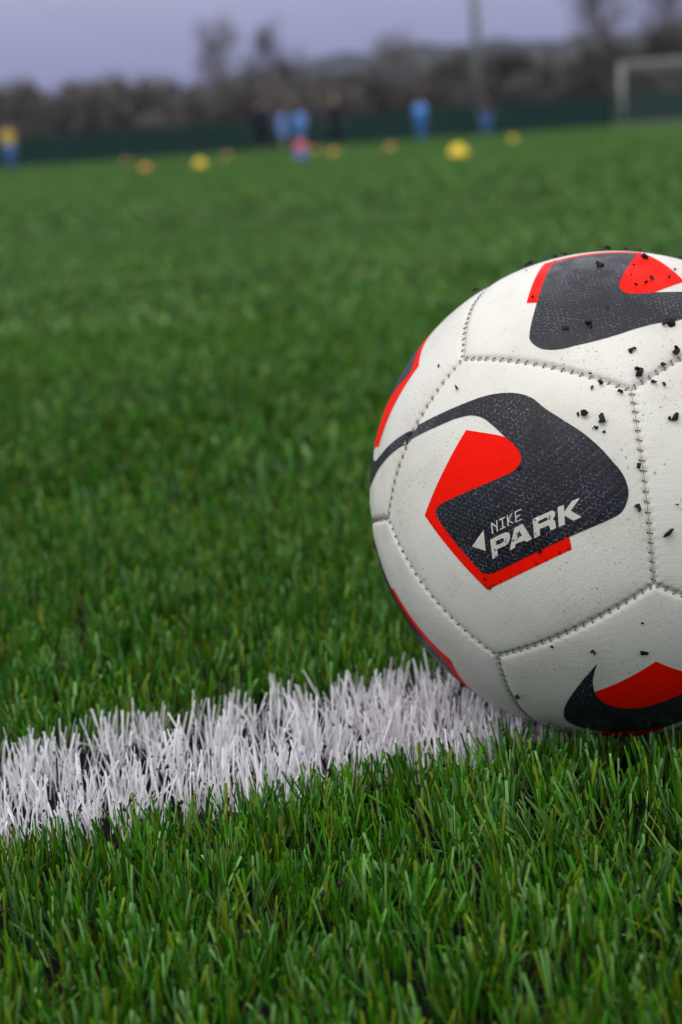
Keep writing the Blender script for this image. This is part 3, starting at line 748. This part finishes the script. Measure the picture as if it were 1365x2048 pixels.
def tree_mesh(rg, h, spread, leaves, size, base):
    """trunk with limbs and forked branches; crown of many small twig or leaf faces hung round the branches"""
    tb = MB(); tips = []
    bend = [Vector((rg.uniform(-.25, .25) * t, rg.uniform(-.25, .25) * t, h * 0.75 * t)) for t in (0, .25, .5, .75, 1)]
    tb.tube(bend, [h*0.022, h*0.018, h*0.014, h*0.009, h*0.004], 7)
    for i in range(13):
        t = base + (0.95 - base) * i / 12; k = min(int(t * 4), 3); p = bend[k].lerp(bend[k+1], t * 4 - k)
        a = i * 2.4 + rg.uniform(-.4, .4); L = spread * rg.uniform(.65, 1.05) * (1.05 - 0.5 * t)
        e = p + Vector((math.cos(a) * L, math.sin(a) * L, L * rg.uniform(.55, 1.1))); mdl = p.lerp(e, .5) + Vector((0, 0, -L * .08))
        tb.tube([p, mdl, e], [h*0.007, h*0.005, h*0.002], 5, cap=False)
        tips += [p.lerp(mdl, .7), mdl, mdl.lerp(e, .5), e]
        for _ in range(3):
            q = mdl.lerp(e, rg.uniform(.2, .9)); e2 = q + Vector((rg.uniform(-1, 1), rg.uniform(-1, 1), rg.uniform(.1, 1))) * L * .5
            tb.tube([q, e2], [h*0.003, h*0.0012], 4, cap=False); tips += [e2, q.lerp(e2, .6)]
    r = np.random.default_rng(rg.randrange(9999)); T = np.array([tuple(t) for t in tips])
    c = T[r.integers(0, len(T), leaves)] + r.normal(0, 0.13 * spread, (leaves, 3))
    u = r.normal(0, 1, (leaves, 3)); u[:, 2] = np.abs(u[:, 2]) * 1.2; u /= np.linalg.norm(u, axis=1)[:, None]
    w = np.cross(u, r.normal(0, 1, (leaves, 3))); w /= np.linalg.norm(w, axis=1)[:, None]
    ln = size[0] * r.uniform(.5, 1.3, leaves)[:, None]; wd = size[1] * r.uniform(.6, 1.3, leaves)[:, None]
    V = np.stack([c - u*ln*.5, c + w*wd*.5, c + u*ln*.5, c - w*wd*.5], 1).reshape(-1, 3)
    return tb, V, np.arange(leaves * 4).reshape(-1, 4)
def tree_proto(name, seed, h, spread, leaves, size, base, mat):
    rg = random.Random(seed); tb, V, Q = tree_mesh(rg, h, spread, leaves, size, base)
    t = empty(name, (0, 0, 0)); tb.build('trunk', m_bark, t); link('crown', np_mesh('crown', V, Q, [mat]), t)
    return t
bare = [tree_proto('bare_tree', 60 + k, 8.0, 2.3, 1900, (0.75, 0.026), 0.42, m_twig) for k in range(2)]
bushy = [tree_proto('bushy_tree', 70 + k, 6.0, 2.3, 2600, (0.34, 0.20), 0.2, m_olive) for k in range(2)]
bare_use = [False, False]; bushy_use = [False, False]
def place_tree(kind, k, x, y, s, sz, label, cat, group, rz):
    protos, used = (bare, bare_use) if kind == 'bare' else (bushy, bushy_use)
    o = protos[k] if not used[k] else copy_tree(protos[k]); used[k] = True
    o.location = (x, y, -0.02); o.rotation_euler = (0, 0, rz); o.scale = (s, s, s * sz); tag(o, label, cat, group)
rt = random.Random(3)
def spot(x):
    for lim, s in ((-13.5, 'behind the yellow shirted child at the left end'), (-8.2, 'left of the broad bare tree'), (-3.6, 'below the broad bare tree'), (-0.6, 'behind the navy jacket adult'),
                   (2.2, 'behind the adult standing alone'), (5.2, 'behind the lone child in light blue'), (8.4, 'behind the floodlight mast'), (12.5, 'between floodlight mast and goal')):
        if x < lim * 1.15: return s
    return 'behind the goal'
# tall bare trees that stand up over the hedge line
for (k, x, y, s, sz, label) in ((0, -5.0, 96, 0.86, 1.17, 'tall bare winter tree rising above the hedge, left of its slimmer neighbour'),
                                (1, -2.4, 97, 0.66, 1.45, 'slim bare winter tree just right of a broader bare tree'),
                                (0, 15.0, 90, 1.12, 1.2, 'tall dark bare tree behind the goal, the biggest in the row'),
                                (1, 19.6, 96, 1.05, 1.10, 'bare grey tree behind the crossbar of the goal'),
                                (1, 4.8, 100, 0.85, 1.0, 'low bare tree left of the floodlight mast')):
    place_tree('bare', k, x, y, s, sz, label, 'tree', None, rt.uniform(0, 6.28))
for i in range(30):
    x = -34 + i * 2.15 + rt.uniform(-.6, .6); y = rt.uniform(84, 98)
    if 3.0 < x < 13.5: continue
    sc = rt.uniform(0.55, 0.78) * (0.92 if x < -4 else 1.0)
    if -17.5 < x < -13.2: sc *= 0.55
    place_tree('bushy' if i % 3 else 'bare', i % 2, x, y, sc, rt.uniform(.85, 1.1),
               ('olive leaved tree ' if i % 3 else 'twiggy leafless tree ') + spot(x) + ', beyond the hedge', 'tree',
               ('leafy trees ' if i % 3 else 'leafless trees ') + spot(x), rt.uniform(0, 6.28))
def shrub_proto(seed):
    r = np.random.default_rng(seed); N = 2300
    u = r.normal(0, 1, (N, 3)); u /= np.linalg.norm(u, axis=1)[:, None]; rr_ = r.uniform(.2, 1, N) ** .6 * r.uniform(.9, 1.25, N)
    lob = 1 + .12 * np.sin(u[:, 0] * 5 + seed) * np.cos(u[:, 2] * 4)
    c = u * (rr_ * lob)[:, None] * np.array([1.15, .9, .95]) + np.array([0, 0, 1.0])
    c[:, 2] = np.maximum(c[:, 2], .05)
    a = r.normal(0, 1, (N, 3)); a /= np.linalg.norm(a, axis=1)[:, None]; w = np.cross(a, r.normal(0, 1, (N, 3))); w /= np.linalg.norm(w, axis=1)[:, None]
    a[:, 2] = np.abs(a[:, 2]) * 1.3; ln = r.uniform(.12, .42, N)[:, None]; wd = r.uniform(.022, .075, N)[:, None]
    V = np.stack([c - a*ln, c + w*wd, c + a*ln, c - w*wd], 1).reshape(-1, 3)
    t = empty('shrub', (0, 0, 0)); link('foliage', np_mesh('foliage', V, np.arange(N*4).reshape(-1, 4), [m_hedge]), t)
    st = MB()
    for k in range(5):
        an = k * 1.3; st.tube([(0.1*math.cos(an), 0.1*math.sin(an), 0), (.45*math.cos(an), .45*math.sin(an), .7), (.7*math.cos(an+.3), .7*math.sin(an+.3), 1.4)], [.035, .022, .008], 5)
    st.build('stem', m_bark, t)
    return t
shp = [shrub_proto(1), shrub_proto(2)]; su = [False, False]
for row, (y0, n_) in enumerate(((70, 30), (75, 28))):
    for i in range(n_):
        k = (i + row) % 2; o = shp[k] if not su[k] else copy_tree(shp[k]); su[k] = True
        o.location = (-27 + i * 1.85 + rt.uniform(-.3, .3), y0 + rt.uniform(-1.2, 1.2), -0.02); o.rotation_euler = (0, 0, rt.uniform(0, 6.28))
        s = rt.uniform(.9, 1.3) * (1.0 + .25 * row); o.scale = (s, s, s * rt.uniform(.8, 1.3))
        sx_ = o.location.x; rw = ('front hedge row, ' if row == 0 else 'back hedge row, '); tag(o, 'brown green shrub, ' + rw + spot(sx_), 'shrub', 'shrubs in the ' + rw + spot(sx_))

# ---- fence along the far side of the pitch: posts, rails and mesh screens
m_fence = plain('dark_green_paint', (0.006, 0.040, 0.034), 0.55, 0.4, 0.2, 5)
m_screen = plain('green_mesh_screen', (0.008, 0.042, 0.034), 0.8, 0.2, 0.25, 2)
fence = tag(empty('pitch_fence', (0, 67.6, 0)), 'low dark green mesh fence along the far edge of the pitch', 'fence')
pm = MB(); pm.box((-.03, -.03, 0), (.03, .03, 1.20)); pm.box((-.036, -.036, 1.20), (.036, .036, 1.22)); post_me = pm.mesh('fence_post', m_fence, False)
sm = MB()
for z in (0.06, 0.62, 1.09): sm.box((.031, -.018, z), (2.469, .018, z + .04))
for i in range(48):                     # vertical wires of the welded mesh, close set
    xx = .05 + i * .05; sm.box((xx, -.026, .03), (xx + .006, -.020, 1.16))
scr_me = sm.mesh('fence_panel', m_fence, False)
ns = MB(); K = 24
nv = [(.035 + 2.43 * i / K, -.010 + .006 * math.sin(i * 1.9), z) for z in (.101, .36, .619) for i in range(K + 1)]
nv2 = [(.035 + 2.43 * i / K, -.010 + .006 * math.sin(i * 2.3), z) for z in (.661, .96, 1.089) for i in range(K + 1)]
for q in (nv, nv2):
    ns.add(q, [(r*(K+1)+i, r*(K+1)+i+1, (r+1)*(K+1)+i+1, (r+1)*(K+1)+i) for r in range(2) for i in range(K)])
net_me = ns.mesh('windbreak_sheet', m_screen)
for i in range(-14, 15):
    link('fence_post', post_me, fence, (i * 2.5, 0, 0))
    if i < 14:
        pn = link('fence_panel', scr_me, fence, (i * 2.5, 0, 0))
        if i not in (-10, -7, 9): link('windbreak_sheet', net_me, pn)

# ---- floodlight mast
m_mast = plain('galvanised_steel', (0.27, 0.28, 0.30), 0.55, 0.5, 0.1, 2, 0.3)
m_lampglass = plain('lamp_glass', (0.5, 0.5, 0.5), 0.15, 0.6)
mast = tag(empty('floodlight_mast', (6.55, 69.0, 0)), 'tall grey floodlight mast standing behind the child in blue shorts', 'floodlight')
q = MB(); q.tube([(0,0,0.03),(0,0,5),(0,0,10),(0,0,15)], [.19,.17,.14,.11], 14); q.build('pole', m_mast, mast)
q = MB(); q.box((-.28,-.28,0),(.28,.28,.03)); 
for sx in (-.2,.2):
    for sy in (-.2,.2): q.tube([(sx,sy,.03),(sx,sy,.07)], .02, 6)
q.build('base_plate', m_mast, mast, smooth=False)
q = MB(); q.box((-1.3,-.06,15.0),(1.3,.06,15.12)); q.build('crossarm', m_mast, mast, smooth=False)
q = MB(); q.box((-.22,-.16,-.30),(.22,.12,.0)); q.box((-.03,-.02,0),(.03,.02,.18)); fl = q.mesh('lamp', m_mast, False)
q = MB(); q.box((-.19,-.168,-.27),(.19,-.161,-.03)); fg = q.mesh('lamp_glass', m_lampglass, False)
for x in (-1.05,-.35,.35,1.05):
    o = link('lamp', fl, mast, (x,-.16,14.95), (math.radians(-25),0,0)); link('lamp_glass', fg, o)

# ---- far goal
m_goal = plain('white_goal_paint', (0.38, 0.37, 0.39), 0.5, 0.4, 0.06, 3)
m_net = plain('goal_net_cord', (0.32, 0.33, 0.34), 0.8, 0.2)
goal = tag(empty('football_goal', (11.28, 63.7, 0)), 'white football goal with net at the far right of the pitch', 'goal')
q = MB(); q.tube([(0,0,0),(0,0,2.38)], .062, 14); pme = q.mesh('post', m_goal)
link('post', pme, goal); link('post', pme, goal, (7.32,0,0))
q = MB(); q.tube([(-.062,0,2.44),(7.382,0,2.44)], .062, 14); q.build('crossbar', m_goal, goal)
for x in (0, 7.32):
    q = MB(); q.tube([(x,.062,2.42),(x,.9,2.30),(x,1.0,2.2),(x,2.0,.05)], .025, 8); q.tube([(x,.062,.04),(x,2.0,.04)], .025, 8); q.build('side_stay', m_goal, goal)
q = MB(); q.tube([(0,2.0,.04),(7.32,2.0,.04)], .025, 8); q.tube([(0,.95,2.25),(7.32,.95,2.25)], .025, 8); q.build('back_bar', m_goal, goal)
q = MB()
for i in range(1, 61):
    x = 7.32 * i / 61; q.tube([(x,.07,2.43),(x,.93,2.27),(x,1.03,2.15),(x,2.02,.06)], .0035, 3, cap=False)
for j in range(18):
    t = j / 17; y, z = (1.03 + .99 * t, 2.15 - 2.09 * t); q.tube([(0,y,z),(7.32,y,z)], .0035, 3, cap=False)
for x in (.0, 7.32):
    for j in range(1, 18): z = 2.3 * j / 18; q.tube([(x,.06,z),(x,1.0+1.0*(1-z/2.2) if z<2.2 else .95,z)], .0035, 3, cap=False)
nt = q.build('net', m_net, goal); nt['kind'] = 'stuff'

goal.scale = (1.0, 1.0, 0.90)
# ---- training markers
def marker_mat(name, rgb): return plain(name, rgb, 0.45, 0.45, 0.05, 20)
m_my = marker_mat('yellow_plastic', (0.86, 0.60, 0.008)); m_mo = marker_mat('orange_plastic', (0.72, 0.22, 0.05))
m_mr = marker_mat('red_plastic', (0.75, 0.10, 0.13)); m_mb = marker_mat('blue_plastic', (0.05, 0.13, 0.55))
def disc_mesh(name, mat, w=0.10, hh=0.075):
    q = MB(); q.lathe([(w,0),(w,.006),(w*.93,.010),(w*.80,.030*hh/.075),(w*.60,.055*hh/.075),(w*.42,.070*hh/.075),(w*.30,hh),(w*.26,hh),(w*.25,hh-.003),(w*.38,.066*hh/.075),(w*.56,.050*hh/.075),(w*.90,.004)], 28); return q.mesh(name, mat)
ym = disc_mesh('marker_cone', m_my, .115, .115); om = disc_mesh('marker_cone', m_mo, .10, .075)
for (x, y, me, label, g, s) in ((1.52, 18.6, ym, 'bright yellow marker cone, the largest and nearest on the pitch', None, 1.0),
        (-1.72, 25.6, ym, 'yellow marker cone left of centre on the far pitch', None, .9),
        (-2.63, 26.6, om, 'orange marker cone, the one furthest left of the clear ones', None, .95),
        (-2.25, 44.0, om, 'faint orange marker cone between a yellow cone and the child group', None, 1.0),
        (-.02, 42.0, om, 'faint orange marker cone right beside the red topped blue cone', None, 1.0),
        (.31, 31.6, om, 'pale orange marker cone in front of the dark adult standing alone', None, 1.0),
        (1.48, 34.6, om, 'orange marker cone left of the feet of the child in light blue', None, 1.0),
        (3.72, 32.8, ym, 'dim yellow marker cone on the right, nearest the goal', None, .68),
        (-5.9, 54.0, om, 'tiny orange marker cone near the fence on the left', None, 1.0)):
    o = link('marker_cone', me, None, (x, y, 0.012)); o.scale = (s,) * 3; tag(o, label, 'cone', g)
def tall_cone(name, mat, base, top, hh):
    q = MB(); q.box((-base*1.05,-base*1.05,0),(base*1.05,base*1.05,.012)); q.lathe([(base,.0125),(base*.9,.03),(top,hh),(top*.8,hh),(top*.75,hh-.004)], 24); return q.mesh(name, mat)
tc1 = link('training_cone', tall_cone('training_cone', m_mb, .11, .06, .20), None, (-.24, 27.2, .012)); tag(tc1, 'blue training cone with a red cone stacked on its top', 'cone')
tc2 = link('training_cone', tall_cone('training_cone', m_mr, .085, .035, .16), None, (-.24, 27.2, .012 + .115)); tag(tc2, 'pinkish red training cone stacked over a blue one', 'cone')

# ---- people
m_skin = plain('skin', (0.48, 0.29, 0.21), 0.5, 0.4, 0.06, 12); m_hair = plain('dark_hair', (0.030, 0.020, 0.014), 0.6, 0.3, 0.2, 60); m_hair2 = plain('fair_hair', (0.22, 0.14, 0.07), 0.6, 0.3, 0.2, 60)
m_lb = plain('light_blue_cloth', (0.10, 0.36, 1.0), 0.85, 0.15, 0.08, 14); m_bs = plain('blue_cloth', (0.012, 0.18, 0.62), 0.85, 0.15, 0.1, 14)
m_nv = plain('navy_cloth', (0.010, 0.012, 0.040), 0.85, 0.15, 0.1, 14); m_bk = plain('black_cloth', (0.010, 0.011, 0.013), 0.85, 0.15, 0.1, 14); m_teal = plain('dark_teal_cloth', (0.006, 0.012, 0.028), 0.85, 0.15, 0.1, 14)
m_yl = plain('yellow_cloth', (0.75, 0.52, 0.06), 0.85, 0.15, 0.08, 14); m_bs2 = plain('bright_blue_cloth', (0.035, 0.17, 0.62), 0.85, 0.15, 0.1, 14)
m_shoe = plain('boot_leather', (0.03, 0.03, 0.035), 0.5, 0.4); m_eye = plain('eye', (0.04, 0.03, 0.025), 0.2, 0.5); m_lip = plain('lips', (0.36, 0.13, 0.11), 0.5, 0.4)
def fused(name, mb, mats, parent, vox):
    """one continuous skin over the limbs"""
    o = mb.build('blank', mats, None); md = o.modifiers.new('r', 'REMESH'); md.mode = 'VOXEL'; md.voxel_size = vox
    sm_ = o.modifiers.new('s', 'SMOOTH'); sm_.iterations = 3; sm_.factor = .5
    dg = bpy.context.evaluated_depsgraph_get(); dg.update(); me = bpy.data.meshes.new_from_object(o.evaluated_get(dg)); me.name = name
    me.polygons.foreach_set('use_smooth', [True] * len(me.polygons)); me.materials.clear(); me.materials.append(mats)
    old = o.data; bpy.data.objects.remove(o); bpy.data.meshes.remove(old)
    return link(name, me, parent)
def person(x, y, rz, H, label, top, bottom, hair, long_top=False, long_leg=False, arms=(0.2, 0.2), stride=0.0, bend=0.0, socks=None, group=None):
    P = tag(empty('person', (x, y, .012), rz), label, 'person', group); k = H / 1.75; vox = .011 * k + .0015
    V3 = lambda a, b, c: Vector((a * k, b * k, c * k))
    Rb = Matrix.Rotation(bend, 3, 'X')
    def up(a, b, c):                            # upper body leans about the hips; the figure faces -Y
        v = Rb @ Vector((a, b, c - .95)) + Vector((0, 0, .95)); return v * k
    hips = [V3(s * .09, 0, .92) for s in (-1, 1)]; kn = [V3(s * .10, -.06 + s * stride * .5, .50) for s in (-1, 1)]; an = [V3(s * .105, .02 + s * stride, .085) for s in (-1, 1)]
    sh = [up(s * .185, 0, 1.43) for s in (-1, 1)]
    el = [up(s * (.20 + .28 * math.sin(arms[i])), .04 - .06 * arms[i], 1.43 - .29 * math.cos(arms[i])) for i, s in enumerate((-1, 1))]
    wr = [el[i] + (Rb @ Vector((s * .04 * k, -.14 * k, -.20 * k))) for i, s in enumerate((-1, 1))]
    neck, chin, head = up(0, .01, 1.47), up(0, -.01, 1.55), up(0, -.015, 1.645)
    b = MB()
    b.tube([up(0,0,.90), up(0,0,1.02), up(0,.01,1.2), up(0,.01,1.38), neck], [.135*k,.125*k,.135*k,.13*k,.07*k], 14)
    b.tube([up(-.15,0,1.22), up(.15,0,1.22)], .07*k, 10); b.tube([neck - (neck-chin)*.3, chin], [.055*k,.052*k], 10)
    b.ball(head, .098*k, 16, (.84, .98, 1.16)); b.ball(head + V3(0,-.02,-.055), .07*k, 12, (.85,.95,.9))
    b.tube([head + V3(0,-.092,.012), head + V3(0,-.112,-.022)], [.010*k,.016*k], 8)
    for s in (-1, 1): b.ball(head + V3(s*.083,.008,-.005), .028*k, 8, (.4,.7,1.1))
    for i, s in enumerate((-1, 1)):
        b.tube([hips[i], kn[i], an[i]], [.085*k,.056*k,.038*k], 10); b.ball(kn[i], .057*k, 8)
        b.tube([an[i] + V3(0,.04,-.04), an[i] + V3(0,-.15,-.05)], [.036*k,.030*k], 8)
        b.tube([sh[i], el[i], wr[i]], [.052*k,.040*k,.028*k], 10); b.ball(el[i], .041*k, 8); b.ball(sh[i], .056*k, 8)
        hd = (wr[i] - el[i]).normalized(); sd = hd.cross(Vector((0,1,0))).normalized(); ac = hd.cross(sd)
        b.tube([wr[i], wr[i] + hd*.085*k], [.026*k,.036*k], 8)
        for j, L in enumerate((.060,.072,.068,.052)):
            r0 = wr[i] + hd*.078*k + ac*(j-1.5)*.021*k; md_ = r0 + hd*L*.6*k + sd*s*.006*k; b.tube([r0, md_, md_ + hd*L*.45*k + sd*s*.018*k], [.0095*k,.009*k,.0075*k], 6)
        b.tube([wr[i] + hd*.03*k - ac*.026*k, wr[i] + hd*.07*k - ac*.052*k, wr[i] + hd*.10*k - ac*.056*k], [.012*k,.011*k,.009*k], 6)
    fused('body', b, m_skin, P, vox * .8)
    t = MB(); t.tube([up(0,0,.86), up(0,0,1.02), up(0,.01,1.2), up(0,.01,1.39), up(0,.01,1.455)], [.168*k,.150*k,.158*k,.150*k,.085*k], 16); t.tube([up(-.165,0,1.405), up(.165,0,1.405)], .082*k, 12)
    for i in range(2):
        if long_top: t.tube([sh[i], el[i], wr[i]], [.076*k,.062*k,.046*k], 10)
        else: t.tube([sh[i], sh[i].lerp(el[i], .8)], [.076*k,.066*k], 10)
    fused('jacket' if long_top else 'shirt', t, top, P, vox)
    q = MB(); q.tube([V3(0,0,1.0), V3(0,0,.84)], [.160*k,.165*k], 14)
    for i in range(2):
        if long_leg: q.tube([hips[i], kn[i], an[i]], [.112*k,.082*k,.064*k], 10)
        else: q.tube([hips[i], hips[i].lerp(kn[i], .85)], [.118*k,.108*k], 12)
    fused('trousers' if long_leg else 'shorts', q, bottom, P, vox)
    if socks is not None:
        for i in range(2):
            q = MB(); q.tube([kn[i].lerp(an[i], .15), kn[i].lerp(an[i], .45), an[i]], [.062*k,.063*k,.046*k], 10); fused('sock', q, socks, P, vox)
    for i in range(2):
        q = MB(); q.tube([an[i] + V3(0,.055,-.035), an[i] + V3(0,-.08,-.045), an[i] + V3(0,-.17,-.055)], [.045*k,.043*k,.032*k], 10); fused('boot', q, m_shoe, P, vox)
    q = MB(); q.ball(head + V3(0,.018,.028), .102*k, 16, (.90,.98,1.02)); fused('hair', q, hair, P, vox)
    for s in (-1, 1):
        q = MB(); q.ball(head + V3(s*.034,-.088,.018), .011*k, 8); q.build('eye', m_eye, P)
    q = MB(); q.tube([head + V3(-.022,-.088,-.052), head + V3(0,-.094,-.054), head + V3(.022,-.088,-.052)], [.004*k,.007*k,.004*k], 6); q.build('mouth', m_lip, P)
    return P
person(-10.18, 58, 0.5, 1.42, 'child in yellow shirt and blue shorts at the left end of the pitch', m_yl, m_bs2, m_hair2, socks=m_bs2)
person(-1.85, 59.5, 2.6, 1.64, 'adult in navy jacket and black trousers beside two children in light blue', m_nv, m_bk, m_hair, True, True).scale = (1.35, 1.2, 1.05)
person(-1.12, 60.5, 1.2, 1.36, 'child in light blue kit, left one of the pair beside the navy jacket adult', m_lb, m_lb, m_hair2, arms=(.6,.4), bend=.12).scale = (1.2, 1.1, 1.0)
person(-0.50, 61.5, -0.9, 1.34, 'child in light blue shirt, right one of the pair behind the stacked cones', m_lb, m_bs, m_hair, arms=(.5,.6), stride=.08).scale = (1.22, 1.1, 1.02)
person(0.72, 61.5, 0.3, 1.66, 'adult in dark teal tracksuit standing alone between the children', m_teal, m_teal, m_hair2, True, True).scale = (1.15, 1.1, 1.0)
person(3.72, 61.0, 3.0, 1.42, 'child in light blue shirt standing alone near the middle of the pitch', m_lb, m_bs, m_hair2, socks=m_bs)
person(6.20, 63.0, 0.2, 1.34, 'child in dark top and blue shorts in front of the floodlight mast', m_nv, m_bs2, m_hair, socks=m_bs2)

# ---------------------------------------------------------------- thin damp air
m_air = bpy.data.materials.new('damp_air'); m_air.use_nodes = True
an_, al_ = m_air.node_tree.nodes, m_air.node_tree.links
an_.clear(); ao = an_.new('ShaderNodeOutputMaterial'); av = an_.new('ShaderNodeVolumePrincipled')
av.inputs['Color'].default_value = (0.80, 0.84, 1.0, 1); av.inputs['Density'].default_value = 0.00019; av.inputs['Anisotropy'].default_value = 0.0
al_.new(av.outputs[0], ao.inputs['Volume'])
hz = MB(); hz.box((-3100, -1600, -1.05), (3100, 4100, 62.0))
tag(hz.build('haze', m_air, None, smooth=False), kind='stuff')
